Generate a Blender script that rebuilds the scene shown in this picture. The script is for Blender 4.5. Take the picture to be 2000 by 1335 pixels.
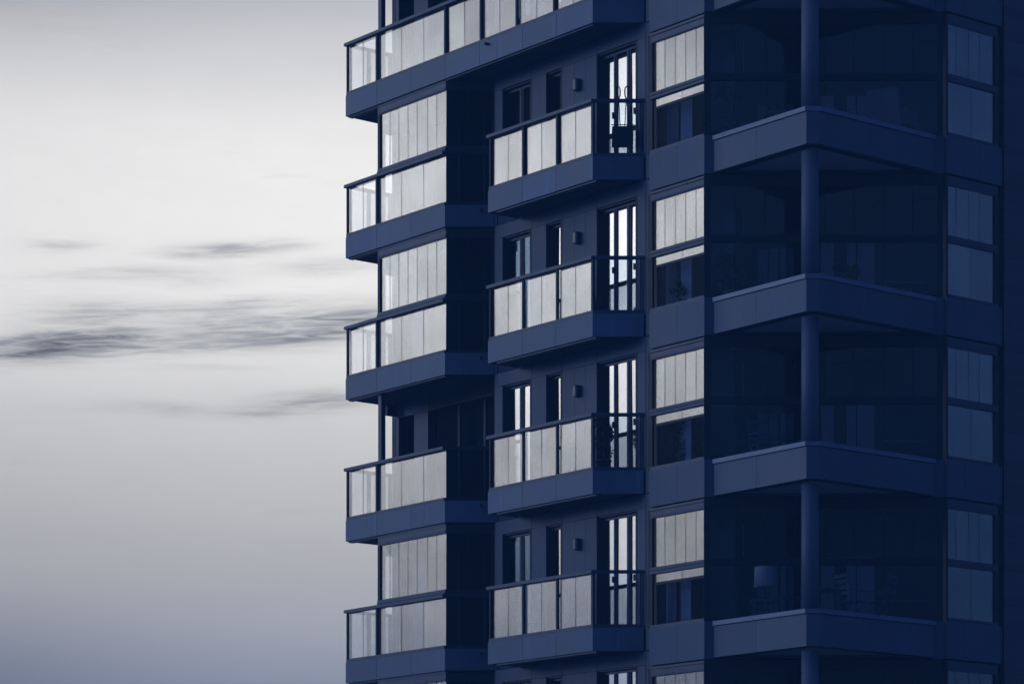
import bpy, math, random
from mathutils import Vector
random.seed(7)
scene = bpy.context.scene
for o in list(bpy.data.objects):
    bpy.data.objects.remove(o, do_unlink=True)
col = scene.collection
R = math.radians

# ------------------------------------------------------------------ camera
cam_d = bpy.data.cameras.new('camera')
cam = bpy.data.objects.new('camera', cam_d)
col.objects.link(cam)
cam.location = (0, 0, 1.6)
cam.rotation_euler = (R(90), 0, 0)          # level, view along +Y, rise by lens shift
cam_d.sensor_width = 36
cam_d.lens = 106.85
cam_d.shift_y = 0.625
cam_d.clip_start = 0.5
cam_d.clip_end = 6000
scene.camera = cam

# ------------------------------------------------------------------ sky
SUN_AZ, SUN_EL = -.90, R(9)                 # clockwise from +Y, out of frame on the left
world = bpy.data.worlds.new('World')
scene.world = world
world.use_nodes = True
wt = world.node_tree
wt.nodes.clear()


def wn(t, **k):
    n = wt.nodes.new(t)
    for a, v in k.items():
        setattr(n, a, v)
    return n


def m(op, a, b=None, c=None, clamp=False):
    n = wn('ShaderNodeMath', operation=op, use_clamp=clamp)
    for i, v in enumerate((a, b, c)):
        if v is None:
            continue
        if isinstance(v, (int, float)):
            n.inputs[i].default_value = v
        else:
            wt.links.new(v, n.inputs[i])
    return n.outputs[0]


def smooth(x, lo, hi):
    n = wn('ShaderNodeMapRange', interpolation_type='SMOOTHSTEP')
    wt.links.new(x, n.inputs[0])
    n.inputs[1].default_value = lo
    n.inputs[2].default_value = hi
    n.inputs[3].default_value = 0
    n.inputs[4].default_value = 1
    return n.outputs[0]


tc = wn('ShaderNodeTexCoord')
sep = wn('ShaderNodeSeparateXYZ')
wt.links.new(tc.outputs['Generated'], sep.inputs[0])
X, Y, Z = sep.outputs
hyp = m('SQRT', m('ADD', m('MULTIPLY', X, X), m('ADD', m('MULTIPLY', Y, Y), 1e-6)))
tanel = m('DIVIDE', Z, hyp)                 # tangent of the elevation
az = m('ARCTAN2', X, Y)
csun = m('DIVIDE', m('ADD', m('MULTIPLY', X, math.sin(SUN_AZ)), m('MULTIPLY', Y, math.cos(SUN_AZ))), hyp)

# thin high veil of cloud: brightness by elevation
ramp = wn('ShaderNodeValToRGB')
wt.links.new(m('MULTIPLY', tanel, 1.6, clamp=True), ramp.inputs[0])
stops = [(0.0, (.25, .28, .36)), (.085, (.31, .345, .425)), (.098, (.375, .41, .485)), (.108, (.435, .46, .515)), (.121, (.50, .515, .545)),
         (.1377, (.56, .56, .565)), (.1545, (.60, .60, .605)), (.188, (.745, .75, .755)), (.205, (.87, .875, .88)), (.222, (.945, .95, .955)),
         (.25, (.97, .975, .985)), (.2808, (.91, .915, .93)), (.30, (.72, .73, .75)), (.323, (.52, .54, .59)), (.36, (.40, .43, .50)),
         (.45, (.34, .38, .46)), (.60, (.28, .32, .42))]
els = ramp.color_ramp.elements
while len(els) > 1:
    els.remove(els[-1])
for i, (p, c) in enumerate(stops):
    e = els[0] if i == 0 else els.new(min(1, p * 1.6))
    e.position = min(1, p * 1.6)
    e.color = (*c, 1)
ramp.color_ramp.interpolation = 'B_SPLINE'

# stretched, slightly warped cloud coordinates
vec = wn('ShaderNodeCombineXYZ')
wt.links.new(m('MULTIPLY', az, 9.0), vec.inputs[0])
wt.links.new(m('MULTIPLY', tanel, 60.0), vec.inputs[1])
n1 = wn('ShaderNodeTexNoise')
n1.inputs['Scale'].default_value = 1.0
n1.inputs['Detail'].default_value = 6
n1.inputs['Roughness'].default_value = .55
wt.links.new(vec.outputs[0], n1.inputs['Vector'])
n2 = wn('ShaderNodeTexNoise')
n2.inputs['Scale'].default_value = 3.2
n2.inputs['Detail'].default_value = 5
wt.links.new(vec.outputs[0], n2.inputs['Vector'])
warp = m('SUBTRACT', n2.outputs[0], .5)
wisp = m('SUBTRACT', n1.outputs[0], .5)
vec2 = wn('ShaderNodeCombineXYZ')
wt.links.new(m('MULTIPLY', az, 46.0), vec2.inputs[0])
wt.links.new(m('ADD', m('MULTIPLY', tanel, 460.0), m('MULTIPLY', az, -24.0)), vec2.inputs[1])
n3 = wn('ShaderNodeTexNoise')
n3.inputs['Scale'].default_value = 1.0
n3.inputs['Detail'].default_value = 7
n3.inputs['Roughness'].default_value = .6
n3.inputs['Distortion'].default_value = .6
wt.links.new(vec2.outputs[0], n3.inputs['Vector'])
fine = smooth(n3.outputs[0], .34, .68)

# dark streaks of low cloud: (azimuth, tan elevation, half length, half height, tilt, depth)
STREAKS = [(-.147, .2400, .011, .0016, .02, .34), (-.104, .2388, .015, .0016, .05, .30),
           (-.090, .2398, .013, .0018, .06, .34), (-.074, .2415, .010, .0014, .04, .22),
           (-.124, .2312, .034, .0016, .06, .26), (-.060, .2350, .018, .0020, .06, .28),
           (-.103, .2290, .014, .0014, .03, .20), (-.136, .2185, .020, .0034, .04, .42),
           (-.092, .2220, .026, .0015, .07, .30), (-.090, .2165, .026, .0036, .05, .38),
           (-.050, .2168, .026, .0044, .10, .72), (-.075, .2110, .022, .0025, .04, .26),
           (-.150, .2068, .030, .0036, .10, .85), (-.104, .2075, .030, .0017, .07, .34),
           (-.125, .2110, .030, .0020, .05, .24), (-.066, .1905, .020, .0024, .06, .42),
           (-.112, .1870, .026, .0016, -.02, .20), (-.080, .1865, .014, .0013, .04, .16),
           (-.030, .1930, .026, .0016, .02, .20), (-.10, .2010, .020, .0012, .02, .14)]
azw = m('ADD', az, m('MULTIPLY', warp, .012))
elw = m('ADD', tanel, m('MULTIPLY', warp, .0052))
dens = None
for (a0, e0, w, h, t, d) in STREAKS:
    du = m('SUBTRACT', azw, a0)
    dv = m('SUBTRACT', m('SUBTRACT', elw, e0), m('MULTIPLY', du, t))
    q = m('ADD', m('POWER', m('ABSOLUTE', m('DIVIDE', du, w)), 2.0), m('POWER', m('ABSOLUTE', m('DIVIDE', dv, h * 1.35)), 2.0))
    g = m('MULTIPLY', m('EXPONENT', m('MULTIPLY', q, -1.0)), d)
    dens = g if dens is None else m('ADD', dens, g)
dens = m('MULTIPLY', dens, m('ADD', .58, m('MULTIPLY', fine, .72)), clamp=True)
# the same kind of streaks, sparser, all the way round
band = m('MULTIPLY', smooth(tanel, .12, .19), m('SUBTRACT', 1.0, smooth(tanel, .26, .36)))
other = m('MULTIPLY', m('MULTIPLY', smooth(n1.outputs[0], .55, .74), fine), m('MULTIPLY', band, .18))
dens = m('MAXIMUM', dens, other)
shade = m('SUBTRACT', 1.0, m('MULTIPLY', dens, .80))

glow = m('EXPONENT', m('MULTIPLY', m('POWER', m('ABSOLUTE', m('DIVIDE', m('ADD', az, .045), .115)), 2.0), -1.0))
lum = m('ADD', .84, m('MULTIPLY', glow, .16))
cside = m('DIVIDE', m('ADD', m('MULTIPLY', X, math.sin(-1.35)), m('MULTIPLY', Y, math.cos(-1.35))), hyp)
side = m('POWER', m('MAXIMUM', cside, 0.0), 4.0)
lum = m('MULTIPLY', lum, m('ADD', 1.0, m('MULTIPLY', side, 1.25)))
lum = m('MULTIPLY', lum, m('ADD', 1.0, m('MULTIPLY', wisp, .10)))
lum = m('MULTIPLY', lum, shade)
# heavier cloud low and high on the left, and a fine mottle
for (a0, e0, w, h, dd) in ((-.200, .338, .075, .022, .38), (-.195, .098, .07, .022, .26)):
    q = m('ADD', m('POWER', m('ABSOLUTE', m('DIVIDE', m('SUBTRACT', az, a0), w)), 2.0), m('POWER', m('ABSOLUTE', m('DIVIDE', m('SUBTRACT', tanel, e0), h)), 2.0))
    lum = m('MULTIPLY', lum, m('SUBTRACT', 1.0, m('MULTIPLY', m('EXPONENT', m('MULTIPLY', q, -1.0)), dd)))
vec3 = wn('ShaderNodeCombineXYZ')
wt.links.new(m('MULTIPLY', az, 60.0), vec3.inputs[0])
wt.links.new(m('MULTIPLY', tanel, 150.0), vec3.inputs[1])
n4 = wn('ShaderNodeTexNoise')
n4.inputs['Scale'].default_value = 1.0
n4.inputs['Detail'].default_value = 8
n4.inputs['Roughness'].default_value = .78
wt.links.new(vec3.outputs[0], n4.inputs['Vector'])
lum = m('MULTIPLY', lum, m('ADD', .96, m('MULTIPLY', n4.outputs[0], .08)))
vm = wn('ShaderNodeVectorMath', operation='SCALE')
wt.links.new(ramp.outputs[0], vm.inputs[0])
wt.links.new(lum, vm.inputs['Scale'])
# the densest streaks go blue
tint = wn('ShaderNodeMix', data_type='RGBA', blend_type='MULTIPLY')
wt.links.new(m('MULTIPLY', smooth(dens, .25, .75), .8), tint.inputs[0])
wt.links.new(vm.outputs[0], tint.inputs[6])
tint.inputs[7].default_value = (.88, .92, 1.0, 1)
warm = wn('ShaderNodeMix', data_type='RGBA', blend_type='MULTIPLY')
warm.inputs[0].default_value = 1.0
wt.links.new(tint.outputs[2], warm.inputs[6])
warm.inputs[7].default_value = (1.02, 1.0, .965, 1)
bg_veil = wn('ShaderNodeBackground')
wt.links.new(warm.outputs[2], bg_veil.inputs[0])
bg_veil.inputs[1].default_value = 1.09

# clear dusk sky away from the sunset
nish = wn('ShaderNodeTexSky', sky_type='NISHITA')
nish.sun_disc = False
nish.sun_elevation = R(2.0)
nish.sun_rotation = SUN_AZ % (2 * math.pi)
nish.ozone_density = 3.0
nt = wn('ShaderNodeMix', data_type='RGBA', blend_type='MULTIPLY')
nt.inputs[0].default_value = 1.0
wt.links.new(nish.outputs[0], nt.inputs[6])
nt.inputs[7].default_value = (.85, .98, 1.45, 1)
bg_dusk = wn('ShaderNodeBackground')
wt.links.new(nt.outputs[2], bg_dusk.inputs[0])
bg_dusk.inputs[1].default_value = 0.15
mixw = wn('ShaderNodeMixShader')
wt.links.new(m('ADD', .12, m('MULTIPLY', smooth(csun, -.40, .40), .88)), mixw.inputs[0])
wt.links.new(bg_dusk.outputs[0], mixw.inputs[1])
wt.links.new(bg_veil.outputs[0], mixw.inputs[2])
wo = wn('ShaderNodeOutputWorld')
wt.links.new(mixw.outputs[0], wo.inputs[0])
world.cycles.sampling_method = 'MANUAL'
world.cycles.sample_map_resolution = 256

# ------------------------------------------------------------------ sun, already low and veiled
sd = bpy.data.lights.new('sun', 'SUN')
sd.energy = 0.5
sd.angle = R(14)
sd.color = (1.0, .96, .90)
sun = bpy.data.objects.new('sun', sd)
col.objects.link(sun)
SL = R(-92)
d = Vector((math.sin(SL) * math.cos(SUN_EL), math.cos(SL) * math.cos(SUN_EL), math.sin(SUN_EL)))
sun.rotation_euler = d.to_track_quat('Z', 'Y').to_euler()
sun.location = d * 300

vs = scene.view_settings
vs.view_transform = 'Standard'
vs.look = 'None'
vs.exposure = 0
vs.gamma = 1
vs.use_curve_mapping = False
cy = scene.cycles
cy.max_bounces = 8
cy.transparent_max_bounces = 32
cy.glossy_bounces = 4
cy.diffuse_bounces = 2
cy.caustics_reflective = False
cy.use_denoising = True


# ------------------------------------------------------------------ materials
def new_mat(name):
    mt = bpy.data.materials.new(name)
    mt.use_nodes = True
    return mt, mt.node_tree, mt.node_tree.nodes['Principled BSDF']


def paint(name, c, rough=.5, var=.12, scale=1.5, streak=0.0, spec=.4, bump=0.0, metal=0.0):
    mt, t, p = new_mat(name)
    N, L = t.nodes.new, t.links.new
    geo = N('ShaderNodeNewGeometry')
    nz = N('ShaderNodeTexNoise')
    nz.inputs['Scale'].default_value = scale
    nz.inputs['Detail'].default_value = 7
    nz.inputs['Roughness'].default_value = .6
    L(geo.outputs['Position'], nz.inputs['Vector'])
    mr = N('ShaderNodeMapRange')
    L(nz.outputs[0], mr.inputs[0])
    mr.inputs[1].default_value = .3
    mr.inputs[2].default_value = .7
    mr.inputs[3].default_value = 1 - var
    mr.inputs[4].default_value = 1 + var
    fac = mr.outputs[0]
    if streak:
        mp = N('ShaderNodeMapping')
        mp.inputs['Scale'].default_value = (7, 7, .5)
        L(geo.outputs['Position'], mp.inputs[0])
        n2_ = N('ShaderNodeTexNoise')
        n2_.inputs['Scale'].default_value = 1.0
        n2_.inputs['Detail'].default_value = 4
        L(mp.outputs[0], n2_.inputs['Vector'])
        r2 = N('ShaderNodeMapRange')
        L(n2_.outputs[0], r2.inputs[0])
        r2.inputs[1].default_value = .60
        r2.inputs[2].default_value = .76
        r2.inputs[3].default_value = 1.0
        r2.inputs[4].default_value = 1 + streak
        mu = N('ShaderNodeMath')
        mu.operation = 'MULTIPLY'
        L(fac, mu.inputs[0])
        L(r2.outputs[0], mu.inputs[1])
        fac = mu.outputs[0]
    oi = N('ShaderNodeObjectInfo')
    ov = N('ShaderNodeMapRange')
    L(oi.outputs['Random'], ov.inputs[0])
    ov.inputs[3].default_value = 1 - var * .55
    ov.inputs[4].default_value = 1 + var * .55
    mo = N('ShaderNodeMath')
    mo.operation = 'MULTIPLY'
    L(fac, mo.inputs[0])
    L(ov.outputs[0], mo.inputs[1])
    fac = mo.outputs[0]
    sc = N('ShaderNodeVectorMath')
    sc.operation = 'SCALE'
    sc.inputs[0].default_value = c
    L(fac, sc.inputs['Scale'])
    L(sc.outputs[0], p.inputs['Base Color'])
    rr = N('ShaderNodeMapRange')
    L(nz.outputs[0], rr.inputs[0])
    rr.inputs[3].default_value = max(.02, rough - .12)
    rr.inputs[4].default_value = min(1, rough + .12)
    L(rr.outputs[0], p.inputs['Roughness'])
    p.inputs['Specular IOR Level'].default_value = spec
    p.inputs['Specular Tint'].default_value = (.45, .65, 1.0, 1)
    p.inputs['Metallic'].default_value = metal
    if bump:
        bp = N('ShaderNodeBump')
        bp.inputs['Strength'].default_value = bump
        bp.inputs['Distance'].default_value = .02
        L(nz.outputs[0], bp.inputs['Height'])
        L(bp.outputs[0], p.inputs['Normal'])
    return mt


def glass(name, base, slope, tint, wav=.0, gc=(.95, .97, 1)):
    """coated sheet glass: mirror share grows with the angle, the rest goes straight through"""
    mt = bpy.data.materials.new(name)
    mt.use_nodes = True
    t = mt.node_tree
    t.nodes.clear()
    N, L = t.nodes.new, t.links.new
    lw = N('ShaderNodeLayerWeight')
    lw.inputs[0].default_value = .5
    ma = N('ShaderNodeMath')
    ma.operation = 'MULTIPLY_ADD'
    ma.use_clamp = True
    L(lw.outputs['Facing'], ma.inputs[0])
    ma.inputs[1].default_value = slope
    ma.inputs[2].default_value = base
    geo_ = N('ShaderNodeNewGeometry')
    mp_ = N('ShaderNodeMapping')
    mp_.inputs['Scale'].default_value = (1.1, 1.1, 1.3)
    L(geo_.outputs['Position'], mp_.inputs[0])
    sm_ = N('ShaderNodeTexNoise')
    sm_.inputs['Scale'].default_value = 1.0
    sm_.inputs['Detail'].default_value = 1.5
    L(mp_.outputs[0], sm_.inputs['Vector'])
    oi_ = N('ShaderNodeObjectInfo')
    ad_ = N('ShaderNodeMath')
    ad_.operation = 'MULTIPLY_ADD'
    L(oi_.outputs['Random'], ad_.inputs[0])
    ad_.inputs[1].default_value = .28
    L(sm_.outputs[0], ad_.inputs[2])
    rg_ = N('ShaderNodeMapRange')
    L(ad_.outputs[0], rg_.inputs[0])
    rg_.inputs[1].default_value = .38
    rg_.inputs[2].default_value = .90
    rg_.inputs[3].default_value = .90
    rg_.inputs[4].default_value = 1.14
    mf_ = N('ShaderNodeMath')
    mf_.operation = 'MULTIPLY'
    mf_.use_clamp = True
    L(ma.outputs[0], mf_.inputs[0])
    L(rg_.outputs[0], mf_.inputs[1])
    tr = N('ShaderNodeBsdfTransparent')
    tr.inputs[0].default_value = (*tint, 1)
    gl = N('ShaderNodeBsdfGlossy')
    gl.inputs['Roughness'].default_value = .03
    gl.inputs[0].default_value = (*gc, 1)
    if wav:
        geo = N('ShaderNodeNewGeometry')
        nz = N('ShaderNodeTexNoise')
        nz.inputs['Scale'].default_value = 1.3
        nz.inputs['Detail'].default_value = 2
        L(geo.outputs['Position'], nz.inputs['Vector'])
        bp = N('ShaderNodeBump')
        bp.inputs['Strength'].default_value = wav
        bp.inputs['Distance'].default_value = .05
        L(nz.outputs[0], bp.inputs['Height'])
        L(bp.outputs[0], gl.inputs['Normal'])
    mx = N('ShaderNodeMixShader')
    L(mf_.outputs[0], mx.inputs[0])
    L(tr.outputs[0], mx.inputs[1])
    L(gl.outputs[0], mx.inputs[2])
    out = N('ShaderNodeOutputMaterial')
    L(mx.outputs[0], out.inputs[0])
    return mt


M = dict(
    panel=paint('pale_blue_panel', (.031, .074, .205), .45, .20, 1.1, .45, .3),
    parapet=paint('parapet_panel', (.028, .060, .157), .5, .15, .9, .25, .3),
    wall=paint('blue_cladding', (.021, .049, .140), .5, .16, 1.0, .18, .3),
    trim=paint('dark_anodised', (.012, .030, .095), .42, .1, 3, 0, .35),
    black=paint('black_frame', (.005, .012, .032), .5, .1, 3, 0, .2),
    soffit=paint('soffit_paint', (.13, .20, .39), .7, .08, 1.5, 0, .2),
    slab=paint('slab_concrete', (.018, .036, .10), .8, .15, 3, 0, .15, .3),
    coping=paint('coping_metal', (.048, .100, .26), .4, .12, 2, .06, .4),
    column=paint('column_paint', (.033, .068, .17), .55, .1, 2, 0, .3),
    room=paint('interior_wall', (.018, .032, .08), .8, .1, 1, 0, .1),
    blind=paint('pale_blind', (.30, .36, .50), .8, .1, 2, 0, .1),
    palecloth=paint('pale_cloth', (.86, .87, .88), .9, .06, 6, 0, .1),
    curtain=paint('curtain_cloth', (.075, .13, .30), .9, .2, 6, 0, .1),
    lampbody=paint('lamp_body', (.012, .025, .07), .25, .1, 5, 0, .6),
    iron=paint('wrought_iron', (.004, .008, .02), .5, .1, 9, 0, .3),
    leaf=paint('leaf_dark', (.012, .028, .042), .55, .35, 14, 0, .3),
    pot=paint('pot_glaze', (.03, .05, .11), .4, .2, 5),
    wood=paint('painted_wood', (.07, .11, .22), .55, .2, 9),
    shade=paint('lamp_shade', (.50, .58, .74), .8, .08, 3),
    cloth=paint('upholstery', (.07, .11, .20), .9, .15, 8),
    ground=paint('paving', (.24, .25, .28), .85, .25, .08),
    g_rail=glass('railing_glass', .03, .50, (.86, .88, .90)),
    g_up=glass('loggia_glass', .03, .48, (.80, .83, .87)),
    g_win=glass('window_glass', .05, 1.4, (.62, .68, .78)),
    g_clear=glass('clear_glass', .0025, .0, (.86, .90, .95), 0, (.5, .7, 1)),
    g_tint=glass('shaded_glass', .002, .0, (.34, .42, .60), 0, (.4, .65, 1)),  # darkened, unreflective glass standing in for shade and lost reflections
    g_mid=glass('dim_reflection_glass', .02, .30, (.55, .65, .8), 0, (.55, .75, 1)),  # duller window glass, imitating weaker reflections on some storeys
    g_side=glass('right_bay_glass', .022, .36, (.62, .72, .88), 0, (.56, .76, 1)),
    g_dark=glass('corner_glass', .011, .25, (.70, .78, .90), 0, (.50, .74, 1)),
)
mt, t, p = new_mat('brick')
bt = t.nodes.new('ShaderNodeTexBrick')
bt.inputs['Color1'].default_value = (.030, .045, .10, 1)
bt.inputs['Color2'].default_value = (.045, .068, .14, 1)
bt.inputs['Mortar'].default_value = (.055, .085, .17, 1)
bt.inputs['Scale'].default_value = 1.0
bt.inputs['Brick Width'].default_value = .22
bt.inputs['Row Height'].default_value = .075
bt.inputs['Mortar Size'].default_value = .008
tcx = t.nodes.new('ShaderNodeTexCoord')
mp = t.nodes.new('ShaderNodeMapping')
mp.inputs['Rotation'].default_value = (R(90), 0, R(90))
t.links.new(tcx.outputs['Object'], mp.inputs[0])
t.links.new(mp.outputs[0], bt.inputs[0])
t.links.new(bt.outputs[0], p.inputs['Base Color'])
bp = t.nodes.new('ShaderNodeBump')
bp.inputs['Distance'].default_value = .01
bp.invert = True
t.links.new(bt.outputs['Fac'], bp.inputs['Height'])
t.links.new(bp.outputs[0], p.inputs['Normal'])
p.inputs['Roughness'].default_value = .85
M['brick'] = mt

# ------------------------------------------------------------------ building frame
# a runs along the left facade towards the corner, b along the right facade away from it
CA, SA = .6258, .78
THETA = -math.atan2(SA, CA)
CH = math.atan2(SA, CA)                     # the chamfered faces, in the building's own frame
OX, OY = 4.949, 53.870


def ab(x, y):
    return (CA * x - SA * y + 38.92, SA * x + CA * y - 37.572)


def wpt(a, b):
    return (CA * (a - 38.92) + SA * (b + 37.572), -SA * (a - 38.92) + CA * (b + 37.572))


cache = {}


def mesh_box(dx, dy, dz, mat):
    k = (round(dx, 4), round(dy, 4), round(dz, 4), mat)
    if k not in cache:
        x, y, z = dx / 2, dy / 2, dz / 2
        v = [(-x, -y, -z), (x, -y, -z), (x, y, -z), (-x, y, -z), (-x, -y, z), (x, -y, z), (x, y, z), (-x, y, z)]
        f = [(0, 3, 2, 1), (4, 5, 6, 7), (0, 1, 5, 4), (1, 2, 6, 5), (2, 3, 7, 6), (3, 0, 4, 7)]
        me = bpy.data.meshes.new('box')
        me.from_pydata(v, [], f)
        me.materials.append(M[mat])
        if mat.startswith('g_'):            # sheet glass: only the two broad faces are glass, the cut edges are dark
            me.materials.append(M['trim'])
            thin = min((dx, 0), (dy, 1), (dz, 2))[1]
            for pl in me.polygons:
                pl.material_index = 0 if abs(pl.normal[thin]) > .5 else 1
        cache[k] = me
    return cache[k]


OFF = {}


def put(name, me, loc, parent, rot=0.0):
    o = bpy.data.objects.new(name, me)
    col.objects.link(o)
    p_ = OFF.get(parent.name, (0, 0, 0)) if parent else (0, 0, 0)
    o.location = (loc[0] - p_[0], loc[1] - p_[1], loc[2] - p_[2])
    o.rotation_euler = (0, 0, rot)
    if parent:
        o.parent = parent
    if name in ('pane', 'glass_pane'):      # no two sheets hang quite alike
        o.rotation_euler = (random.gauss(0, .0028), random.gauss(0, .0028), rot + random.gauss(0, .0028))
    OFF[o.name] = tuple(loc)
    return o


def bx(name, a0, a1, b0, b1, z0, z1, mat, parent):
    return put(name, mesh_box(a1 - a0, b1 - b0, z1 - z0, mat), ((a0 + a1) / 2, (b0 + b1) / 2, (z0 + z1) / 2), parent)


def cbx(name, p0, s0, s1, d0, d1, z0, z1, mat, parent):
    """box on a chamfered face: s along the face from p0, d outwards from it"""
    sm, dm = (s0 + s1) / 2, (d0 + d1) / 2
    c = (p0[0] + CA * sm + SA * dm, p0[1] + SA * sm - CA * dm, (z0 + z1) / 2)
    return put(name, mesh_box(s1 - s0, d1 - d0, z1 - z0, mat), c, parent, CH)


def prism(name, poly, z0, z1, mat, parent):
    n = len(poly)
    ca = sum(q[0] for q in poly) / n
    cb = sum(q[1] for q in poly) / n
    zc = (z0 + z1) / 2
    area = sum(poly[i][0] * poly[(i + 1) % n][1] - poly[(i + 1) % n][0] * poly[i][1] for i in range(n))
    if area < 0:
        poly = poly[::-1]
    v = [(a - ca, b - cb, z0 - zc) for a, b in poly] + [(a - ca, b - cb, z1 - zc) for a, b in poly]
    f = [tuple(range(n - 1, -1, -1)), tuple(range(n, 2 * n))]
    f += [(i, (i + 1) % n, n + (i + 1) % n, n + i) for i in range(n)]
    me = bpy.data.meshes.new(name)
    me.from_pydata(v, [], f)
    me.materials.append(M[mat])
    return put(name, me, (ca, cb, zc), parent)


def lathe_mesh(name, prof, mat, seg=20, smooth_=True, arc=2 * math.pi, start=0.0):
    v, f = [], []
    full = arc > 6.28
    cnt = seg if full else seg + 1
    for r, z in prof:
        for i in range(cnt):
            t_ = start + arc * i / seg
            v.append((r * math.cos(t_), r * math.sin(t_), z))
    for j in range(len(prof) - 1):
        for i in range(seg if full else seg):
            i2 = (i + 1) % cnt
            f.append((j * cnt + i, j * cnt + i2, (j + 1) * cnt + i2, (j + 1) * cnt + i))
    f.append(tuple(range(cnt - 1, -1, -1)))
    f.append(tuple((len(prof) - 1) * cnt + i for i in range(cnt)))
    me = bpy.data.meshes.new(name)
    me.from_pydata(v, [], f)
    me.materials.append(M[mat])
    if smooth_:
        for pl in me.polygons:
            pl.use_smooth = len(pl.vertices) == 4
    return me


# ------------------------------------------------------------------ ground
gm = bpy.data.meshes.new('ground')
gm.from_pydata([(-2500, -2500, 0), (2500, -2500, 0), (2500, 2500, 0), (-2500, 2500, 0)], [], [(0, 1, 2, 3)])
gm.materials.append(M['ground'])
ground = bpy.data.objects.new('ground', gm)
col.objects.link(ground)
ground['kind'] = 'structure'

# ------------------------------------------------------------------ tower
tower = bpy.data.objects.new('apartment_tower', None)
col.objects.link(tower)
tower.location = (OX, OY, 0)
tower.rotation_euler = (0, 0, THETA)
tower['label'] = 'dusk-blue apartment tower with stacked glass balconies and a chamfered corner'
tower['category'] = 'building'
OFF[tower.name] = (0, 0, 0)


def F(n):
    return 8.3785 + 3.0 * n


GLAZED = (3, 2, 0, -1)                      # storeys whose left balcony is closed with glass
AE0, AE1 = (-10.081, -0.005), (-9.449, .768)
BE0 = (-5.438, -0.0)
LA, LB = 1.009, .979                        # lengths of the two balcony ends
CP0 = ab(3.564, 56.42)                      # corner chamfer, left end
CLEN = 8.04 - 3.564
LOW, HIGH = -1, 5

# solid core behind the rooms
prism('core', [(-13.5, 2.06), (-4.9, 2.06), (-4.9, 4.6), (-4.2, 4.6), (-4.2, 6.9), (-1.0, 6.9), (-1.0, 5.6), (-.96, 5.6), (-.96, 14), (-13.5, 14)], 0, F(6), 'room', tower)
prism('plinth', [(-13.4, .4), (-9.0, .9), (-4.4, .9), (-2.9, .6), (-.1, 4.0), (-.1, 5.4), (-.6, 5.6), (-.6, 6.85), (-4.25, 6.85), (-4.25, 4.55), (-13.4, 4.55)],
      0, F(-2) - .8, 'slab', tower)


def railing(n, par, posts, bays, right_end=None, a_left=None, a_right=None):
    z = F(n)
    bx('handrail', a_left, a_right, -.035, .078, z + 1.045, z + 1.107, 'trim', par)
    bx('bottom_rail', a_left + .035, a_right, .004, .078, z + .003, z + .072, 'trim', par)
    for (p0, p1) in posts:
        bx('post', p0, p1, .006, .054, z + .073, z + 1.044, 'black', par)
    for bay in bays:
        for q0, q1 in zip(bay[:-1], bay[1:]):
            bx('glass_pane', q0 + .004, q1 - .004, .058, .070, z + .06, z + 1.055, 'g_rail', par)


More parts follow.
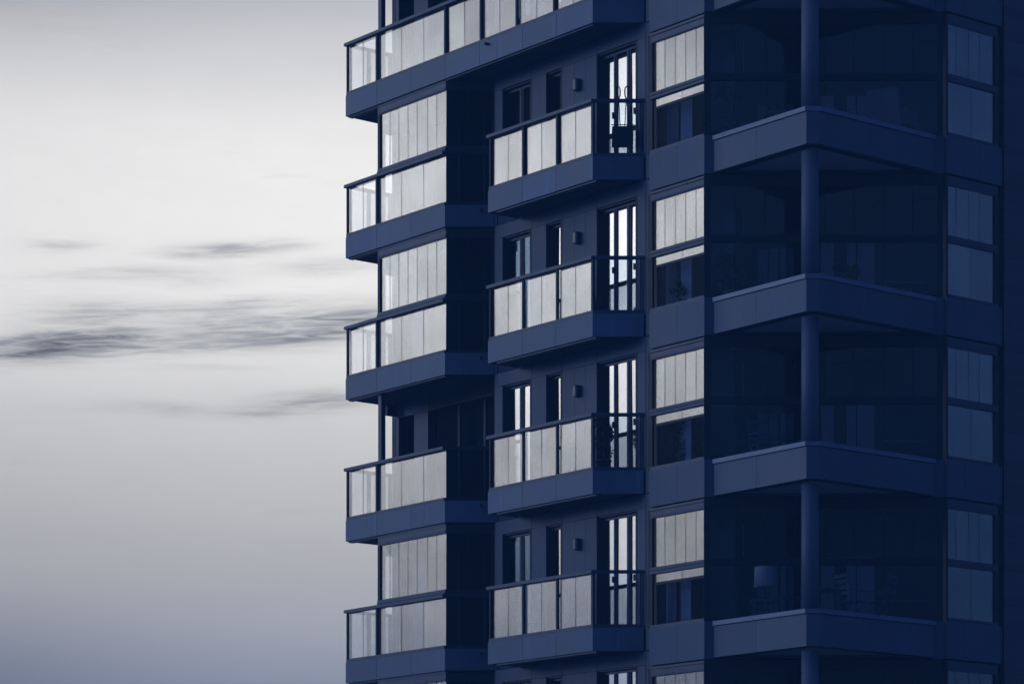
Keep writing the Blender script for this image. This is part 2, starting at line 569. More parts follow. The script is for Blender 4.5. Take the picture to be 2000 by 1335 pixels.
# ---------------- left balconies (A)
for n in range(LOW, HIGH + 1):
    z = F(n)
    long_ = n >= 4
    zb = z - .4374
    if long_:
        poly = [(-13.52, .034), (-5.45, .034), (-4.86, .765), (-4.86, 1.24), (-13.52, 1.24)]
    else:
        poly = [(-13.52, .034), (-10.09, .034), (-9.48, .79), (-9.48, 1.24), (-13.52, 1.24)]
    bal = prism('balcony', poly, zb + .02, z - .03, 'slab', tower)
    cuts = [-13.547, -12.43, -11.231, -10.081]
    if long_:
        cuts += [-8.95, -8.38, -7.58, -6.52, -5.438]
    for c0, c1 in zip(cuts[:-1], cuts[1:]):
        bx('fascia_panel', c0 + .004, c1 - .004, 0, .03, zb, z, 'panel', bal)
    bx('drip_edge', -13.5, cuts[-1] - .05, .045, .16, zb - .03, zb + .018, 'trim', bal)
    # left end of the slab
    bx('end_panel', -13.547, -13.523, .034, 1.22, zb, z, 'panel', bal)
    if long_:
        cbx('fascia_panel', BE0, .006, LB, -.03, 0, zb, z, 'panel', bal)
    else:
        cbx('fascia_panel', AE0, .006, LA, -.03, 0, zb, z, 'panel', bal)
    # drain spout
    sp = lathe_mesh('spout', [(.028, 0), (.028, .09), (.018, .09)], 'black', 12)
    if long_:
        o = put('drain_spout', sp, (-8.68, .01, z - .075), bal)
        o.rotation_euler = (R(90), 0, 0)
    else:
        s = .735
        o = put('drain_spout', sp, (AE0[0] + CA * s, AE0[1] + SA * s, z - .105), bal)
        o.rotation_euler = (R(90), 0, CH)
    # front railing
    posts = [(-13.525, -13.49), (-12.482, -12.425)]
    bays = [[-13.52, -13.0, -12.46], [-12.46, -11.647, -10.89, -10.12]]
    ar = -10.125
    if long_:
        posts += [(-10.13, -10.08), (-8.958, -8.908), (-7.813, -7.763), (-6.65, -6.60), (-5.50, -5.44)]
        bays = bays[:1] + [[-12.46, -11.647, -10.89, -10.11], [-10.11, -9.52, -8.94], [-8.94, -8.375, -7.79], [-7.79, -7.216, -6.63], [-6.63, -6.10, -5.48]]
        ar = -5.445
    railing(n, bal, posts, bays, a_left=-13.565, a_right=ar)
    # return railing on the left end
    bx('handrail', -13.56, -13.48, .12, 1.19, z + 1.045, z + 1.107, 'trim', bal)
    bx('bottom_rail', -13.54, -13.49, .12, 1.19, z + .003, z + .072, 'trim', bal)
    bx('post', -13.55, -13.49, .55, .62, z + .073, z + 1.044, 'black', bal)
    bx('post', -13.55, -13.49, 1.12, 1.18, z + .073, z + 1.044, 'black', bal)
    bx('glass_pane', -13.526, -13.514, .125, .545, z + .06, z + 1.05, 'g_rail', bal)
    bx('glass_pane', -13.526, -13.514, .625, 1.115, z + .06, z + 1.05, 'g_rail', bal)
    # slender column and the beam under the slab above
    if n < HIGH:
        bx('column', -12.55, -12.44, .125, .235, z - .028, z + 2.56, 'trim', tower)
        bx('side_beam', -13.45, -13.36, .96, 1.23, z + 2.33, z + 2.56, 'black', tower)
    # chamfered end: rail, post and glass
    P0, LL = (BE0, LB) if long_ else (AE0, LA)
    cbx('handrail', P0, .02, LL - .02, -.075, -.005, z + 1.045, z + 1.105, 'trim' if long_ else 'black', bal)
    cbx('bottom_rail', P0, .02, LL - .02, -.06, -.006, z + .003, z + .072, 'black', bal)
    cbx('post', P0, LL - .10, LL - .06, -.07, -.02, z + .073, z + 1.044, 'black', bal)
    cbx('glass_pane', P0, .035, LL - .11, -.045, -.033, z + .06, z + 1.05, 'g_clear' if long_ else 'g_tint', bal)

    # glass enclosure above the railing
    if n in GLAZED:
        gz = bx('balcony_glazing', -12.425, -10.09, .012, .10, z + 1.11, z + 1.2085, 'trim', tower)
        bx('transom_lip', -12.425, -10.10, -.006, .010, z + 1.125, z + 1.15, 'wall', gz)
        bx('jamb', -12.425, -12.345, .02, .12, z + 1.21, z + 2.34, 'black', gz)
        bx('head', -12.43, -10.09, .03, .12, z + 2.342, z + 2.52, 'trim', gz)
        bx('head_lip', -12.42, -10.10, .018, .028, z + 2.36, z + 2.40, 'wall', gz)
        bx('head_lip', -12.42, -10.10, .022, .034, z + 2.50, z + 2.54, 'wall', gz)
        cuts = [-12.345, -12.04, -11.733, -11.414, -11.097, -10.748, -10.437, -10.105]
        for c0, c1 in zip(cuts[:-1], cuts[1:]):
            bx('pane', c0 + .004, c1 - .004, .052, .064, z + 1.20, z + 2.345, 'g_up', gz)
        cbx('transom', P0, .02, LA - .02, -.10, -.02, z + 1.11, z + 1.2085, 'black', gz)
        cbx('head', P0, .03, LA - .02, -.12, -.03, z + 2.342, z + 2.52, 'black', gz)
        for s0, s1 in ((.03, .48), (.49, .93)):
            cbx('pane', P0, s0, s1, -.064, -.052, z + 1.20, z + 2.345, 'g_tint', gz)
        cbx('jamb', P0, LA - .07, LA - .01, -.10, -.03, z + 1.21, z + 2.34, 'black', gz)

# ---------------- wall behind the left balcony
for n in range(LOW, HIGH):
    z = F(n)
    bx('wall_panel', -13.43, -13.345, 1.25, 1.29, z - .02, z + 2.29, 'wall', tower)
    bx('wall_panel', -12.79, -12.305, 1.25, 1.29, z - .02, z + 2.29, 'wall', tower)
    bx('wall_panel', -13.58, -12.305, 1.25, 1.29, z + 2.294, z + 2.94, 'wall', tower)
    bx('wall_panel', -12.30, -9.46, 1.25, 1.29, z + 2.294, z + 2.94, 'black', tower)  # painted black for the deep shade in this recess
    bx('corner_post', -13.58, -13.434, 1.25, 1.34, z - .02, z + 2.29, 'black', tower)
    w = bx('window', -13.335, -12.80, 1.42, 1.47, z + .02, z + .10, 'black', tower)
    bx('reveal', -13.345, -13.325, 1.30, 1.50, z + .0, z + 2.29, 'black', w)
    bx('frame', -13.32, -13.26, 1.42, 1.47, z + .11, z + 2.28, 'black', w)
    bx('pane', -13.25, -12.70, 1.44, 1.452, z + .11, z + 2.28, 'g_tint', w)
    w = bx('sliding_door', -12.30, -9.60, 1.36, 1.42, z + .0, z + .08, 'black', tower)
    for c in (-12.30, -11.42, -10.55, -9.68):
        bx('frame', c, c + .07, 1.36, 1.42, z + .085, z + 2.28, 'black', w)
    for c in (-12.22, -11.34, -10.47):
        bx('pane', c, c + .79, 1.385, 1.397, z + .085, z + 2.28, 'g_tint', w)
    bx('interior_wall', -13.57, -9.5, 1.9, 2.0, z - .5, z + 2.5, 'room', tower)
    bx('floor_slab', -13.57, -9.47, 1.245, 2.05, z - .4, z - .02, 'slab', tower)
    # side wall where the loggia meets the recessed facade
    bx('side_wall', -9.47, -9.41, .80, 1.9, z - .43, z + 2.56, 'wall', tower)

# ---------------- middle balconies (B)
for n in range(LOW, 4):
    z = F(n)
    zb = z - .4374
    bal = prism('balcony', [(-8.65, .034), (-5.45, .034), (-4.86, .765), (-8.65, .765)], zb + .02, z - .03, 'slab', tower)
    cuts = [-8.677, -7.585, -6.545, -5.438]
    for c0, c1 in zip(cuts[:-1], cuts[1:]):
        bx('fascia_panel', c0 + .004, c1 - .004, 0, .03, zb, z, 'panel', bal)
    bx('end_panel', -8.677, -8.653, .034, .76, zb, z, 'panel', bal)
    cbx('fascia_panel', BE0, .006, LB - .01, -.03, 0, zb, z, 'panel', bal)
    bx('drip_edge', -8.45, -5.40, .045, .17, zb - .035, zb + .018, 'trim', bal)
    posts = [(-8.639, -8.604), (-7.607, -7.557), (-6.56, -6.51), (-5.50, -5.44)]
    bays = [[-8.62, -8.106, -7.585], [-7.585, -7.065, -6.535], [-6.535, -6.029, -5.48]]
    railing(n, bal, posts, bays, a_left=-8.69, a_right=-5.445)
    bx('handrail', -8.685, -8.605, .12, .76, z + 1.045, z + 1.107, 'trim', bal)
    bx('glass_pane', -8.65, -8.638, .125, .75, z + .06, z + 1.05, 'g_rail', bal)
    cbx('handrail', BE0, .02, LB + .02, -.075, -.005, z + 1.045, z + 1.107, 'trim', bal)
    cbx('bottom_rail', BE0, .02, LB + .02, -.06, -.006, z + .003, z + .072, 'trim', bal)
    cbx('post', BE0, .90, .93, -.07, -.02, z + .073, z + 1.044, 'trim', bal)
    cbx('glass_pane', BE0, .035, .895, -.045, -.033, z + .06, z + 1.05, 'g_clear', bal)


def wall_lamp(a, z, par):
    prof = [(-.075, .778), (-.075, .70), (-.060, .672), (-.030, .660), (.030, .660), (.060, .672), (.075, .70), (.075, .778)]
    o = prism('wall_lamp', [(a + q, b_) for q, b_ in prof], z - .10, z + .10, 'lampbody', par)
    prism('cap', [(a + q * 1.08, b_ - .004) for q, b_ in prof], z + .1005, z + .112, 'black', o)
    bx('diffuser', a - .05, a + .05, .68, .76, z - .108, z - .1005, 'trim', o)


# ---------------- recessed wall with its windows and doors
for n in range(LOW, HIGH):
    z = F(n)
    top = z + 2.29
    for c0, c1 in ((-9.40, -9.19), (-8.255, -7.80), (-7.295, -6.924), (-6.918, -6.588), (-6.582, -6.245), (-5.04, -4.80)):
        bx('wall_panel', c0, c1, .78, .82, z - .02, top - .004, 'wall', tower)
    for c0, c1 in ((-9.40, -8.257), (-8.25, -7.30), (-7.292, -6.24), (-6.232, -4.80)):
        bx('wall_panel', c0 + .002, c1 - .002, .784, .824, top + .004, z + 2.555, 'wall', tower)
    for (c0, c1, mulls, fr) in ((-9.18, -8.26, [(-8.80, -8.69)], .02), (-7.79, -7.30, [], .02), (-6.236, -5.044, [(-5.891, -5.806), (-5.503, -5.396)], .03)):
        w = bx('window' if c1 != -5.044 else 'balcony_door', c0 - .02, c1 + .02, .93, .99, z + .0, z + .07, 'black', tower)
        bx('reveal', c0 - .02, c0, .826, 1.02, z + .072, top, 'black', w)
        bx('reveal', c1, c1 + .02, .826, 1.02, z + .072, top, 'black', w)
        bx('lintel', c0, c1, .83, 1.02, top - .02, top, 'trim', w)
        bx('frame', c0, c1, .925, .99, top - .075, top - .022, 'trim', w)
        bx('frame', c1 - .03, c1 - .002, .925, .99, z + .072, top - .077, 'trim', w)
        bx('edge_trim', c1 - .045, c1 - .002, .776, .80, z + .0, top - .004, 'black', w)
        for (q0, q1) in mulls:
            bx('mullion', q0, q0 + (q1 - q0) * .5, .915, .99, z + .072, top - .077, 'wall', w)
            bx('mullion', q0 + (q1 - q0) * .5, q1, .93, .99, z + .072, top - .077, 'black', w)
        edges = [c0] + [e for q in mulls for e in q] + [c1 - .03]
        for q0, q1 in zip(edges[::2], edges[1::2]):
            gm_ = 'g_win'
            if c1 == -8.26:
                gm_ = {3: 'g_tint', 1: 'g_win'}.get(n, 'g_mid')
            elif c1 == -7.30 and n in (3, -1):
                gm_ = 'g_tint'
            bx('pane', q0 + .002, q1 - .002, .95, .962, z + .072, top - .077, gm_, w)
        if c1 == -5.044:
            for q in (-5.90, -5.40):
                bx('handle', q, q + .03, .875, .913, z + .98, z + 1.10, 'black', w)
    bx('interior_wall', -9.40, -4.9, 1.75, 1.85, z - .4, z + 2.55, 'room', tower)
    bx('floor_slab', -9.40, -4.60, .83, 2.05, z - .43, z - .02, 'slab', tower)
    wall_lamp(-6.80, z + 1.81, tower)

# ---------------- corner flats: glazed left bay (C), chamfer, glazed right bay (D), prow (K)
room_poly = [(-4.44, .62), (-2.86, .60), (-.06, 4.03), (-.06, 5.42), (-.62, 5.42), (-.62, 6.9), (-4.44, 6.9)]
for n in range(LOW, HIGH + 1):
    z = F(n)
    zf, zt = z - .7674, z - .0738
    bx('side_wall', -4.80, -4.60, .79, 1.4, z - .43, z + 2.55, 'wall', tower)
    slab = prism('corner_slab', room_poly, zf + .02, zt - .02, 'slab', tower)
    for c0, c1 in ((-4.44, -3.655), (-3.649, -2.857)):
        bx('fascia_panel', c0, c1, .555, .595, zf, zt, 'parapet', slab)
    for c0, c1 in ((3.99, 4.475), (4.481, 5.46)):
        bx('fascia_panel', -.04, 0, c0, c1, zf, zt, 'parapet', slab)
    bx('edge_trim', -.06, .006, 5.465, 5.50, zf, zt, 'wall', slab)
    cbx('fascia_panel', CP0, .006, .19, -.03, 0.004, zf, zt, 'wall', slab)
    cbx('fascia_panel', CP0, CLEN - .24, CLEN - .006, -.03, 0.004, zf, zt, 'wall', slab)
    # prow: parapet, coping, soffit
    kb, kt, kc = z - .744, z - .171, z - .075
    prow = prism('prow_slab', [(-2.72, .745), (-.33, .745), (-.24, .87), (-.24, 3.78)], kb + .045, kt - .1, 'soffit', tower)
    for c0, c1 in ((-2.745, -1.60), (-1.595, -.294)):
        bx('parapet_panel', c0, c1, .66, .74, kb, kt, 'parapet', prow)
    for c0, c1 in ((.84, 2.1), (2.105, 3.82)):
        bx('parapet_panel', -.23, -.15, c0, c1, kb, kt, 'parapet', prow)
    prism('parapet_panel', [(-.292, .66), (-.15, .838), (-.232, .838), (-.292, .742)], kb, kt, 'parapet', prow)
    for c0, c1 in ((-2.76, -1.45), (-1.447, -.30)):
        bx('coping', c0, c1, .635, .80, kt + .014, kc, 'coping', prow)
    for c0, c1 in ((.86, 2.3), (2.303, 3.84)):
        bx('coping', -.29, -.125, c0, c1, kt + .014, kc, 'coping', prow)
    prism('coping', [(-.298, .635), (-.125, .858), (-.29, .858), (-.298, .80)], kt + .014, kc, 'coping', prow)
    prism('deck', [(-2.70, .80), (-.30, .80), (-.29, .86), (-.29, 3.78)], kt - .098, kc - .06, 'slab', prow)
    bx('edge_band', -2.70, -.33, .742, .92, kb + .004, kb + .043, 'black', prow)
    bx('edge_band', -.42, -.232, .925, 3.78, kb + .004, kb + .043, 'black', prow)
    if n < HIGH:
        put('round_column', lathe_mesh('column', [(.156, 0), (.156, 2.331)], 'column', 28), (-.461, .914, kc - .06), tower)

    if n == HIGH:
        continue
    # glazing of the three faces
    gz = bx('corner_glazing', -4.44, -2.87, .575, .68, z + .955, z + 1.085, 'trim', tower)
    zu0, zu1 = z + 1.085, z + 2.016
    bx('transom_lip', -4.45, -2.87, .555, .573, z + 1.02, z + 1.06, 'wall', gz)
    bx('transom_lip', -4.45, -2.87, .560, .573, z + .957, z + .985, 'wall', gz)
    bx('sill', -4.44, -2.87, .57, .68, z - .072, z - .008, 'trim', gz)
    bx('head', -4.44, -2.87, .59, .69, zu1, z + 2.20, 'trim', gz)
    bx('head_lip', -4.43, -2.87, .572, .588, zu1 + .01, zu1 + .05, 'wall', gz)
    bx('head_lip', -4.44, -2.87, .565, .588, z + 2.16, z + 2.205, 'trim', gz)
    bx('jamb', -4.53, -4.40, .60, .72, z - .07, z + 2.2, 'black', gz)
    bx('jamb', -4.40, -4.30, .63, .72, z - .0, z + 2.02, 'black', gz)
    cuts = [-4.30, -4.06, -3.765, -3.475, -3.185, -2.895]
    for c0, c1 in zip(cuts[:-1], cuts[1:]):
        bx('pane', c0 + .004, c1 - .004, .610, .622, zu0 - .01, zu1 + .01, 'g_up', gz)
    for c0, c1 in ((-4.30, -3.63), (-3.63, -2.97)):
        bx('pane', c0 + .006, c1 - .006, .610, .622, z - .01, z + .752, 'g_clear', gz)
    # right face
    bx('transom', -.12, -.012, 4.05, 5.42, z + .955, z + 1.085, 'trim', gz)
    bx('sill', -.12, -.012, 4.05, 5.42, z - .072, z - .008, 'trim', gz)
    bx('head', -.13, -.03, 4.0, 5.42, zu1, z + 2.20, 'trim', gz)
    bx('jamb', -.13, -.02, 5.33, 5.45, z - .006, z + 2.015, 'black', gz)
    bx('corner_post', -.16, -.016, 3.99, 4.045, z - .07, z + 2.2, 'black', gz)
    cuts = [4.05, 4.30, 4.645, 4.94, 5.33]
    for c0, c1 in zip(cuts[:-1], cuts[1:]):
        bx('pane', -.062, -.05, c0 + .003, c1 - .003, zu0 - .01, zu1 + .01, 'g_side', gz)
    for c0, c1 in ((4.05, 4.715), (4.715, 5.33)):
        bx('pane', -.062, -.05, c0 + .003, c1 - .003, z - .01, z + .965, 'g_side', gz)
    # chamfer face
    cbx('transom', CP0, .03, CLEN - .03, -.11, -.02, z + .965, z + 1.095, 'black', gz)
    cbx('sill', CP0, .03, CLEN - .03, -.11, -.03, z - .072, z + .0, 'black', gz)
    cbx('head', CP0, .03, CLEN - .03, -.12, -.03, zu1, z + 2.225, 'black', gz)
    k = 8
    for i in range(k):
        s0 = .04 + (CLEN - .08) * i / k
        s1 = .04 + (CLEN - .08) * (i + 1) / k
        cbx('pane', CP0, s0 + .005, s1 - .005, -.062, -.05, zu0 + .0, zu1 + .01, 'g_dark', gz)
    for i in range(4):
        s0 = .04 + (CLEN - .08) * i / 4
        s1 = .04 + (CLEN - .08) * (i + 1) / 4
        cbx('pane', CP0, s0 + .005, s1 - .005, -.062, -.05, z - .01, z + .975, 'g_dark', gz)
    cbx('pane_edge_glint', CP0, .735, .748, -.085, -.064, z + 1.12, z + 1.72, 'coping', gz)  # pale strips stand in for glints on pane edges
    cbx('pane_edge_glint', CP0, .11, .122, -.085, -.064, z + .02, z + .95, 'wall', gz)
    for s0 in (.004, CLEN - .13):
        cbx('corner_post', CP0, s0, s0 + .126, -.14, -.022, z - .07, z + 2.23, 'black', gz)
    bx('gable_wall', -13.58, -13.505, 1.345, 2.05, z - .43, z + 2.57, 'wall', tower)
    # room behind
    bx('interior_wall', -4.62, -3.2, 1.62, 1.70, z - .05, z + 2.2, 'room', tower)
    W0 = ab(3.55, 58.9)
    cbx('interior_wall', W0, 0, 2.35, -.08, 0, z - .05, z + 2.2, 'room', tower)
    prism('interior_wall', [ab(5.9, 58.98), ab(8.4, 58.0), ab(8.45, 58.1), ab(5.95, 59.08)], z - .05, z + 2.2, 'room', tower)
    bx('interior_wall', -1.9, -.14, 5.45, 5.53, z - .05, z + 2.2, 'room', tower)
    # inner windows with pale blinds
    W1 = ab(5.9, 58.55)
    zt_ = z + (1.32, 1.24, 1.42, 1.2)[n % 4]
    for (s0, s1) in ((.30, .83), (1.22, 1.60), (1.66, 1.90)):
        iw = cbx('inner_window', W0, s0, s1, .01, .03, z + .22, zt_, 'blind', tower)
        cbx('bar', W0, (s0 + s1) / 2 - .012, (s0 + s1) / 2 + .012, .032, .045, z + .22, zt_, 'black', iw)
    for (s0, s1) in ((.06, .30), (.55, .72), (.75, 1.08)):
        cbx('inner_window', W1, s0, s1, .01, .03, z + .30, zt_ + .08, 'blind', tower)
    cbx('inner_rail', ab(3.75, 57.9), 0, 1.9, 0, .03, z + .52, z + .55, 'curtain', tower)
    cbx('inner_shelf', ab(7.0, 57.6), 0, .8, 0, .3, z + .40, z + .43, 'wood', tower)
    # mirror strips and dark bar shaped after reflections in the lower pane; curtains behind
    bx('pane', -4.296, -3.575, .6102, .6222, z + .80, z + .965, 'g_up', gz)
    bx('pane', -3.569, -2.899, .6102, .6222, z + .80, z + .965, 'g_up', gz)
    bx('reflection_bar', -4.30, -2.895, .600, .640, z + .752, z + .80, 'black', gz)
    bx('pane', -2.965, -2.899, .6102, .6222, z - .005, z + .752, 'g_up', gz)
    for c0, c1 in {3: ((-4.373, -4.06), (-4.0, -3.66)), 2: ((-4.40, -4.12), (-4.02, -3.68)), 1: ((-4.02, -3.70),)}.get(n, ((-4.40, -4.12), (-3.99, -3.70))):
        bx('curtain', c0, c1, .95, .965, z + .0, z + .92, 'curtain', tower)

# ---------------- brick flank to the right
bx('brick_wall', -.45, -.35, 5.95, 8.2, F(-2), F(5) - .55, 'brick', tower)
bx('recess_wall', -.95, -.85, 5.54, 8.2, F(-2), F(6), 'room', tower)
bx('downpipe', -.6, -.5, 5.80, 5.90, F(-2), F(6), 'black', tower)


# ------------------------------------------------------------------ things on the balconies
def thing(name, label, cat, loc, rz=0.0, group=None):
    o = bpy.data.objects.new(name, None)
    col.objects.link(o)
    o.location = loc
    o.rotation_euler = (0, 0, rz)
    o['label'] = label
    o['category'] = cat
    if group:
        o['group'] = group
    OFF[o.name] = (0, 0, 0)
    return o


def leaves(name, par, cnt, rad, hgt, zc, size, seed=0, mat='leaf', upright=.3):
    rnd = random.Random(seed)
    v, f = [], []
    clumps = [(rnd.uniform(-.6, .6) * rad, rnd.uniform(-.6, .6) * rad, zc + rnd.uniform(-.75, .75) * hgt, rnd.uniform(.3, .55)) for _ in range(9)]
    for i in range(cnt):
        cx, cy_, cz, cr = rnd.choice(clumps)
        d_ = Vector((rnd.gauss(0, 1), rnd.gauss(0, 1), rnd.gauss(0, 1))).normalized() * (rnd.random() ** .5)
        pnt = Vector((cx + d_.x * rad * cr, cy_ + d_.y * rad * cr, cz + d_.z * hgt * cr))
        dr = Vector((rnd.gauss(0, 1), rnd.gauss(0, 1), rnd.gauss(upright, .6))).normalized()
        sd_ = dr.cross(Vector((rnd.gauss(0, 1), rnd.gauss(0, 1), rnd.gauss(0, 1)))).normalized()
        L_ = size * rnd.uniform(.6, 1.3)
        k_ = len(v)
        v += [tuple(pnt), tuple(pnt + dr * L_ * .5 + sd_ * L_ * .22), tuple(pnt + dr * L_), tuple(pnt + dr * L_ * .5 - sd_ * L_ * .22)]
        f.append((k_, k_ + 1, k_ + 2, k_ + 3))
    me = bpy.data.meshes.new(name)
    me.from_pydata(v, [], f)
    me.materials.append(M[mat])
    return put(name, me, (0, 0, 0), par)


def tube(name, pts, r, mat, par, seg=6):
    v, f = [], []
    P = [Vector(q) for q in pts]
    for i, q in enumerate(P):
        tdir = (P[min(i + 1, len(P) - 1)] - P[max(i - 1, 0)]).normalized()
        up = Vector((0, 0, 1)) if abs(tdir.z) < .9 else Vector((0, 1, 0))
        s_ = tdir.cross(up).normalized()
        u_ = s_.cross(tdir).normalized()
        for j in range(seg):
            t_ = 2 * math.pi * j / seg
            v.append(tuple(q + s_ * r * math.cos(t_) + u_ * r * math.sin(t_)))
    for i in range(len(P) - 1):
        for j in range(seg):
            j2 = (j + 1) % seg
            f.append((i * seg + j, i * seg + j2, (i + 1) * seg + j2, (i + 1) * seg + j))
    f.append(tuple(range(seg - 1, -1, -1)))
    f.append(tuple((len(P) - 1) * seg + j for j in range(seg)))
    me = bpy.data.meshes.new(name)
    me.from_pydata(v, [], f)
    me.materials.append(M[mat])
    return put(name, me, (0, 0, 0), par)


def pot(par, r, h):
    return put('pot', lathe_mesh('pot', [(r * .68, 0), (r, h * .9), (r * 1.06, h * .9), (r * 1.06, h), (r * .9, h), (r * .88, h * .9)], 'pot', 20), (0, 0, 0), par)


def plant(name, label, x, y, z, r, h, rad, ph, cnt, size, seed, group=None, upright=.3):
    o = thing(name, label, 'plant', (x, y, z), random.uniform(0, 6), group)
    pot(o, r, h)
    tube('stem', [(0, 0, h * .8), (.01, .01, h + ph * .4), (0, .02, h + ph * .9)], .012, 'wood', o)
    leaves('foliage', o, cnt, rad, ph * .5, h + ph * .55, size, seed, upright=upright)
    return o


def on_b(a, b):
    return wpt(a, b)


# bushy plant behind the glass end of the second balcony from the bottom
x, y = on_b(-5.62, .42)
plant('potted_shrub', 'tall dark bushy shrub in a pot behind the clear balcony end, beside the bright door', x, y, F(1) - .028, .15, .30, .27, .78, 900, .075, 3)
x, y = on_b(-3.98, 1.05)
plant('potted_shrub', 'wide dark shrub behind the lower pane beside that balcony end, level with its handrail', x, y, F(1) - .09, .17, .32, .34, .80, 1200, .07, 5)
x, y = on_b(-3.95, .95)
plant('potted_plant', 'low spiky plant behind the lower pane, one storey above the wide shrub', x, y, F(2) - .09, .13, .22, .22, .34, 260, .12, 8, upright=1.6)
x, y = on_b(-5.85, .40)
plant('potted_plant', 'small rounded plant by the door of the balcony above the bushy shrub', x, y, F(2) - .028, .11, .2, .14, .26, 260, .06, 9)

# wrought iron stand with curled tops, on the upper balcony
x, y = on_b(-5.21, .55)
st = thing('plant_stand', 'black wrought-iron stand with two curled tops before the bright balcony door', 'stand', (x, y, F(3) - .028))


def curl(s):
    pts = [(s * .10, 0, .62), (s * .105, 0, .95), (s * .085, 0, 1.12), (s * .045, 0, 1.26)]
    for i in range(12):
        t_ = i / 11 * 4.2
        pts.append((s * (.085 - .04 * math.cos(t_) * (1 - i * .03)), 0, 1.34 + .075 * math.sin(t_)))
    return pts


for s in (-1, 1):
    tube('curled_upright', curl(s), .013, 'iron', st)
    tube('leg', [(s * .15, -.10, 0), (s * .15, -.10, .62)], .014, 'iron', st)
    tube('leg', [(s * .15, .10, 0), (s * .15, .10, .62)], .014, 'iron', st)
    tube('inner_scroll', [(s * .04, 0, .62), (s * .055, 0, .80), (s * .06, 0, 1.0), (s * .075, 0, 1.14), (s * .12, 0, 1.30), (s * .12, 0, 1.40)], .009, 'iron', st)
tube('cross_bar', [(-.22, 0, .68), (.22, 0, .68)], .009, 'iron', st)
bxm = put('planter_box', mesh_box(.40, .26, .34, 'black'), (0, 0, .45), st)


# folding chair
def folding_chair(label, x, y, z, rz, group=None):
    o = thing('folding_chair', label, 'chair', (x, y, z), rz, group)
    for s in (-.21, .21):
        tube('leg', [(s, -.24, 0), (s, .16, .46), (s, .26, .98)], .016, 'wood', o)
        tube('leg', [(s * .9, .24, 0), (s * .9, -.20, .45)], .016, 'wood', o)
        tube('armrest', [(s * 1.1, -.2, .64), (s * 1.1, .2, .66)], .018, 'wood', o)
    for i in range(5):
        yy = -.18 + i * .085
        put('seat_slat', mesh_box(.40, .06, .018, 'wood'), (0, yy, .455), o)
    for i in range(4):
        put('back_slat', mesh_box(.40, .018, .07, 'wood'), (0, .185 + i * .018, .60 + i * .105), o)
    return o


folding_chair('pale folding chair behind the corner glass on the lowest full storey, right of the column', 6.35, 57.0, F(0) - .09, 2.2)
folding_chair('second folding chair there, farther right and turned the other way', 6.95, 57.15, F(0) - .09, -2.0)
folding_chair('folding chair at the left of the column behind glass, one storey above the table lamp', 4.75, 57.4, F(1) - .09, .4)


def table(label, x, y, z, w, d_, h, rz=0):
    o = thing('balcony_table', label, 'table', (x, y, z), rz)
    put('table_top', mesh_box(w, d_, .035, 'wood'), (0, 0, h), o)
    for sx in (-1, 1):
        for sy in (-1, 1):
            put('leg', mesh_box(.04, .04, h - .018, 'wood'), (sx * (w / 2 - .05), sy * (d_ / 2 - .05), (h - .018) / 2), o)
    return o


table('small pale table behind the corner glass, right of the column on the lowest full storey', 5.80, 57.2, F(0) - .09, .75, .6, .70)
table('side table carrying the pale table lamp, left of the column', 4.75, 57.25, F(0) - .09, .5, .45, .48)
lamp = thing('table_lamp', 'table lamp with a pale drum shade behind the corner glass, lowest full storey', 'lamp', (4.75, 57.15, F(0) - .09 + .4975))
put('base', lathe_mesh('base', [(.09, 0), (.09, .02), (.03, .04), (.05, .12), (.02, .2)], 'pot', 18), (0, 0, 0), lamp)
put('stem', lathe_mesh('stem', [(.01, .2), (.01, .26)], 'trim', 10), (0, 0, 0), lamp)
put('shade', lathe_mesh('shade', [(.205, .24), (.185, .62)], 'shade', 26), (0, 0, 0), lamp)

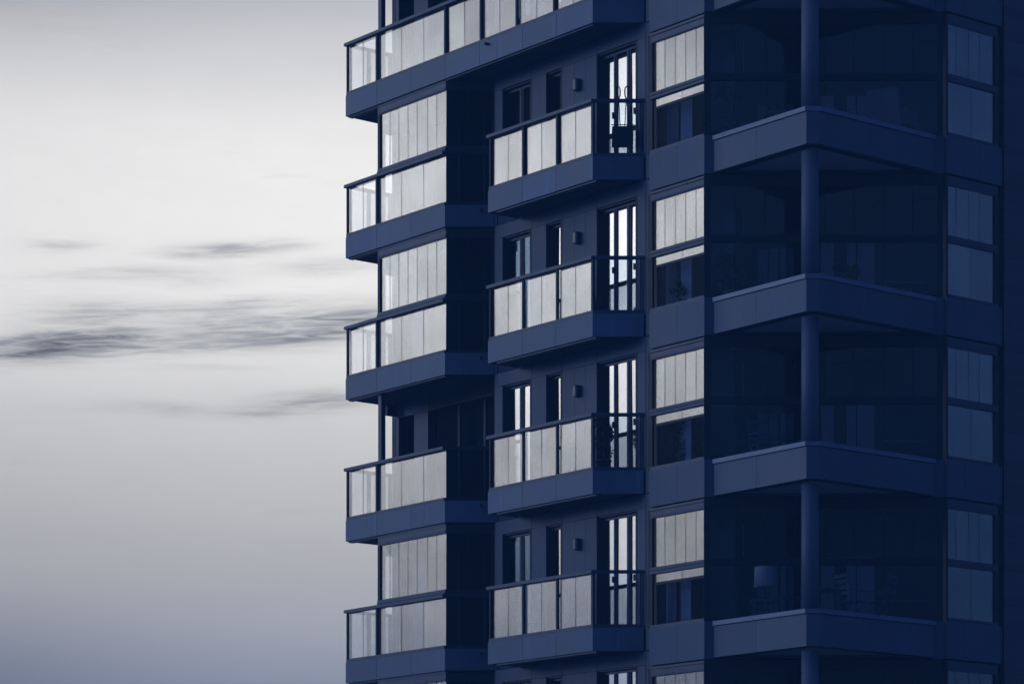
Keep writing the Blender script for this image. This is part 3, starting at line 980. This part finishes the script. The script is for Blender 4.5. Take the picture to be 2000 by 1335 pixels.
arm = thing('armchair', 'high-backed armchair behind the glass on the top storey, right of the column', 'armchair', (7.15, 57.1, F(3) - .09), 2.6)
put('seat', mesh_box(.62, .58, .20, 'cloth'), (0, 0, .34), arm)
bk = bpy.data.meshes.new('back')
bk.from_pydata([(-.33, .22, .25), (.33, .22, .25), (.33, .34, .25), (-.33, .34, .25), (-.30, .40, 1.0), (.30, .40, 1.0), (.30, .50, .97), (-.30, .50, .97)], [],
               [(0, 3, 2, 1), (4, 5, 6, 7), (0, 1, 5, 4), (1, 2, 6, 5), (2, 3, 7, 6), (3, 0, 4, 7)])
bk.materials.append(M['cloth'])
put('backrest', bk, (0, 0, 0), arm)
for s in (-1, 1):
    put('armrest', mesh_box(.12, .56, .30, 'cloth'), (s * .36, 0, .46), arm)
    for yy in (-.22, .22):
        put('leg', mesh_box(.05, .05, .24, 'wood'), (s * .27, yy, .12), arm)

plant('potted_plant', 'tall leafy plant behind the corner glass of the top storey, nearest the left bay', 4.12, 57.2, F(3) - .09, .16, .3, .32, .85, 420, .11, 21)
plant('potted_plant', 'second leafy plant of the top storey, just left of the round column', 4.95, 57.3, F(3) - .09, .15, .3, .28, .78, 380, .10, 22)
plant('potted_plant', 'small plant on the top storey just right of the round column', 6.15, 57.2, F(3) - .09, .12, .4, .2, .35, 200, .08, 23)
plant('potted_plant', 'leafy plant behind corner glass left of the column, second storey from top', 4.15, 57.2, F(2) - .09, .16, .3, .34, .72, 420, .11, 24)
plant('potted_plant', 'sprawling plant behind the glass right of the column, second storey from the top', 6.3, 57.2, F(2) - .09, .15, .35, .3, .55, 360, .10, 25)

# ------------------------------------------------------------------ blue haze added to lift the dark tones
hz = bpy.data.materials.new('shadow_lift_haze')
hz.use_nodes = True
t = hz.node_tree
t.nodes.clear()
pv = t.nodes.new('ShaderNodeVolumePrincipled')
pv.inputs['Color'].default_value = (.11, .36, 1.0, 1)
pv.inputs['Density'].default_value = .0019
pv.inputs['Anisotropy'].default_value = 0.0
ho = t.nodes.new('ShaderNodeOutputMaterial')
t.links.new(pv.outputs[0], ho.inputs['Volume'])
M['haze'] = hz
haze = put('haze', mesh_box(5020, 5020, 32.0, 'haze'), (0, 0, 15.0), None)
haze['kind'] = 'stuff'
haze['label'] = 'thin blue haze added around the tower to lift its dark tones'
haze['category'] = 'haze'
